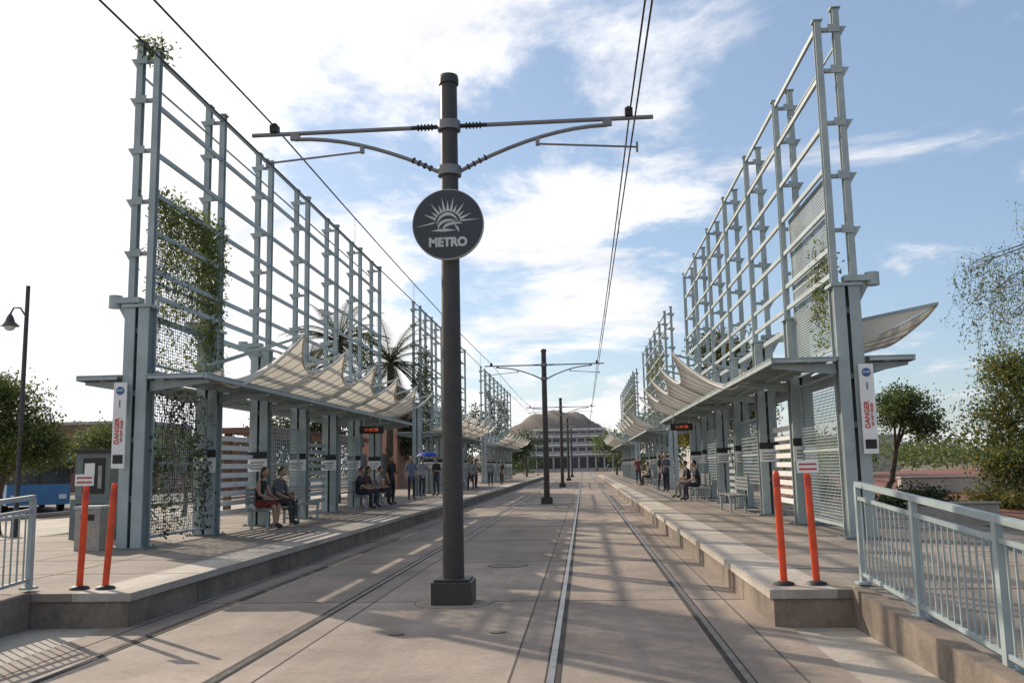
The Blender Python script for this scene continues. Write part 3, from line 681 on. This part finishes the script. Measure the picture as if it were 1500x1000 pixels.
for y in np.arange(-5.2,5.3,1.5): b.box((-1.256,y-.05,1.25),(1.256,y+.05,2.3),'black')
for y in(-3.4,3.3):
    for s_ in(-1,1): b.tube([(s_*1.02,y,.48),(s_*1.27,y,.48)],.48,'black',24); b.tube([(s_*1.2,y,.48),(s_*1.285,y,.48)],.25,'galv',16)
b.box((-.9,-5.52,2.4),(.9,-5.5,2.75),'black'); put_text(b,'72 TEMPE',.22,'led',(0,-5.525,2.57)); 
for s_ in(-1,1): b.cbox((s_*.95,-5.51,.7),(.3,.04,.2),'white'); b.box((s_*1.3-.05,-5.6,1.7),(s_*1.3+.05,-5.5,2.2),'black')
b.box((-.03,-5.515,1.25),(.03,-5.5,2.3),'black'); b.box((-1.0,-3,2.95),(1.0,3,3.15),'white')
b.obj('city_bus',loc=(-27.2,43,0),rz=math.radians(38),bevel=.05)
def building(name,x0,x1,y0,y1,h,m,rows=2,ww=1.4,gap=3,parapet=.3,wz=1.6):
    b=MB(); b.box((x0,y0,0),(x1,y1,h),m); b.box((x0-.1,y0-.1,h),(x1+.1,y1+.1,h+parapet),'bld')
    n=int((x1-x0)/gap); st=h/rows
    for r in range(rows):
        for k in range(n):
            x=x0+gap*(k+.5); z=r*st+st*.3
            b.box((x-ww/2,y0-.03,z),(x+ww/2,y0-.01,z+wz),'glass'); b.box((x-ww/2-.08,y0-.08,z-.1),(x+ww/2+.08,y0-.012,z-.001),'bld')
    b.obj(name)
building('brick_building',-78,-44,88,100,6.6,'brick',2)
building('brick_building',-43,-30,78,88,4.2,'brick',1)
building('stucco_building',-15.5,-12.3,60,66,6.8,'terra',2,.8,1.5)
building('low_building',14,40,120,130,4.5,'bld',1)
b=MB()
for y in range(30,46,4):
    for x in(-11.9,-10.4): b.box((x-.1,y-.1,-.01),(x+.1,y+.1,2.9),'brick')
b.box((-12.1,29.5,2.9),(-10.2,44,3.08),'brick'); b.obj('pergola')
b=MB()
for i,(x0,x1,z0,z1) in enumerate(((-22,18,0,4.5),(-20,14,4.5,7.0),(-18,10,7.0,9.4),(-13,6,9.4,11.4))):
    b.box((x0,240+i*2.5,z0),(x1,270,z1),'bld'); b.box((x0+.4,240+i*2.5-.06,z0+.9),(x1-.4,240+i*2.5-.02,z1-.7),'glass')
    for x in np.arange(x0+1,x1,2.2): b.box((x-.2,240+i*2.5-.3,z0),(x+.2,240+i*2.5-.07,z1),'bld')
    b.box((x0-.4,239.2+i*2.5,z1-.25),(x1+.4,240+i*2.5-.31,z1+.02),'white')
b.obj('terraced_building')
b=MB(); vs=[];fs=[];nx,ny=60,20
for i in range(nx+1):
    for j in range(ny+1):
        x=-60+110*i/nx; y=300+90*j/ny; u=(x+8)/25; w=(y-345)/35
        z=22*math.exp(-abs(u)**2.6*1.2-w*w)+ (5*math.exp(-((x+34)/14)**2-w*w)) + .9*math.sin(x*.7+y*.3)*math.exp(-u*u-w*w)-.5
        vs.append((x,y,z))
for i in range(nx):
    for j in range(ny): fs.append((i*(ny+1)+j,(i+1)*(ny+1)+j,(i+1)*(ny+1)+j+1,i*(ny+1)+j+1))
b.add(vs,fs,'hill',True); b.obj('hill')
b=MB(); P=[]
for k in range(420):
    s_=random.choice((-1,1)); x=s_*random.uniform(9,130)-2; y=random.uniform(125,230); h=random.uniform(2.5,6.5)
    c=np.array([x,y,h*.55]); P.append(rng.normal(size=(60,3))*np.array([1.6,1.4,h*.28])+c)
P=np.concatenate(P); P[:,2]=np.abs(P[:,2]); leaves(b,P,.38,'leaf_d'); b.obj('distant_trees')
b=MB(); P=[]
for k in range(110):
    x=random.uniform(20,80); y=random.uniform(70,115); h=random.uniform(2,4.2); P.append(rng.normal(size=(120,3))*np.array([1.2,1,h*.25])+np.array([x,y,h*.6+.5]))
P=np.concatenate(P); P[:,2]=np.abs(P[:,2]); leaves(b,P,.17,'leaf'); b.obj('roadside_trees')
# ---------------------------------------------------------------- sky and sun
az=math.radians(-46); el=math.radians(28)
sd=Vector((math.sin(az)*math.cos(el),math.cos(az)*math.cos(el),math.sin(el)))
W=bpy.data.worlds.new('World'); S.world=W; W.use_nodes=True; nt=W.node_tree; N=nt.nodes; L=nt.links
bg=N['Background']; bg.inputs['Strength'].default_value=.12
sky=N.new('ShaderNodeTexSky'); sky.sky_type='NISHITA'; sky.sun_disc=False; sky.sun_elevation=el; sky.sun_rotation=az; sky.dust_density=.8; sky.ozone_density=1.6
tc=N.new('ShaderNodeTexCoord'); sx=N.new('ShaderNodeSeparateXYZ'); L.new(tc.outputs['Generated'],sx.inputs[0])
def math_(op,a,b_=None,clamp=False):
    m=N.new('ShaderNodeMath'); m.operation=op; m.use_clamp=clamp
    for i,v in enumerate((a,b_)):
        if v is None: continue
        if isinstance(v,(int,float)): m.inputs[i].default_value=v
        else: L.new(v,m.inputs[i])
    return m.outputs[0]
zz=math_('ADD',math_('MAXIMUM',sx.outputs[2],0.0),.16)
cx=N.new('ShaderNodeCombineXYZ'); L.new(math_('ADD',math_('DIVIDE',sx.outputs[0],zz),3.7),cx.inputs[0]); L.new(math_('DIVIDE',sx.outputs[1],zz),cx.inputs[1])
n1=N.new('ShaderNodeTexNoise'); n1.inputs['Scale'].default_value=1.25; n1.inputs['Detail'].default_value=10; n1.inputs['Roughness'].default_value=.62; n1.inputs['Distortion'].default_value=.3
L.new(cx.outputs[0],n1.inputs['Vector'])
dot=N.new('ShaderNodeVectorMath'); dot.operation='DOT_PRODUCT'; L.new(tc.outputs['Generated'],dot.inputs[0]); dot.inputs[1].default_value=sd
# cloud cover thickens towards the left (west)
bias=math_('MULTIPLY',math_('ADD',sx.outputs[0],.08),-.26)
f=math_('ADD',n1.outputs['Fac'],bias)
mr=N.new('ShaderNodeMapRange'); mr.inputs['From Min'].default_value=.415; mr.inputs['From Max'].default_value=.55; L.new(f,mr.inputs['Value']); mr.interpolation_type='SMOOTHSTEP'
cb=N.new('ShaderNodeMapRange'); cb.inputs['From Min'].default_value=.2; cb.inputs['From Max'].default_value=.95; cb.inputs['To Min'].default_value=7.4; cb.inputs['To Max'].default_value=10; L.new(dot.outputs['Value'],cb.inputs['Value'])
n2=N.new('ShaderNodeTexNoise'); n2.inputs['Scale'].default_value=3; n2.inputs['Detail'].default_value=6; L.new(cx.outputs[0],n2.inputs['Vector'])
sh=N.new('ShaderNodeMapRange'); sh.inputs['From Min'].default_value=.3; sh.inputs['From Max'].default_value=.7; sh.inputs['To Min'].default_value=.86; sh.inputs['To Max'].default_value=1.08; L.new(n2.outputs['Fac'],sh.inputs['Value'])
cv=math_('MULTIPLY',cb.outputs[0],sh.outputs[0])
vc=N.new('ShaderNodeVectorMath'); vc.operation='SCALE'; vc.inputs[0].default_value=(.985,.985,1.01); L.new(cv,vc.inputs['Scale'])
hz=N.new('ShaderNodeMix'); hz.data_type='RGBA'; hz.inputs['Factor'].default_value=.30; L.new(sky.outputs[0],hz.inputs['A']); hz.inputs['B'].default_value=(4.6,6.2,8.6,1)
mx=N.new('ShaderNodeMix'); mx.data_type='RGBA'; L.new(mr.outputs[0],mx.inputs['Factor']); L.new(hz.outputs['Result'],mx.inputs['A']); L.new(vc.outputs[0],mx.inputs['B'])
L.new(mx.outputs['Result'],bg.inputs['Color'])
sl=bpy.data.lights.new('sun','SUN'); sl.energy=5.0; sl.angle=math.radians(.5); sl.color=(1,.86,.68)
so=bpy.data.objects.new('sun',sl); COL.objects.link(so); so.rotation_euler=sd.to_track_quat('Z','Y').to_euler()
# ---------------------------------------------------------------- camera
f_,pt,yw,rl,h=1333.7327,.1363,.0752,.0193,1.6239
fw=Vector((-math.sin(yw)*math.cos(pt),math.cos(yw)*math.cos(pt),math.sin(pt))); r0=Vector((math.cos(yw),math.sin(yw),0)); u0=r0.cross(fw)
rr=r0*math.cos(rl)-u0*math.sin(rl); uu=r0*math.sin(rl)+u0*math.cos(rl)
cam=bpy.data.cameras.new('camera'); cam.lens=f_/1500*36; cam.sensor_width=36; cam.clip_end=5000; cam.clip_start=.05
co=bpy.data.objects.new('camera',cam); COL.objects.link(co)
mw=Matrix((rr,uu,-fw)).transposed().to_4x4(); mw.translation=Vector((0,0,h)); co.matrix_world=mw
S.camera=co
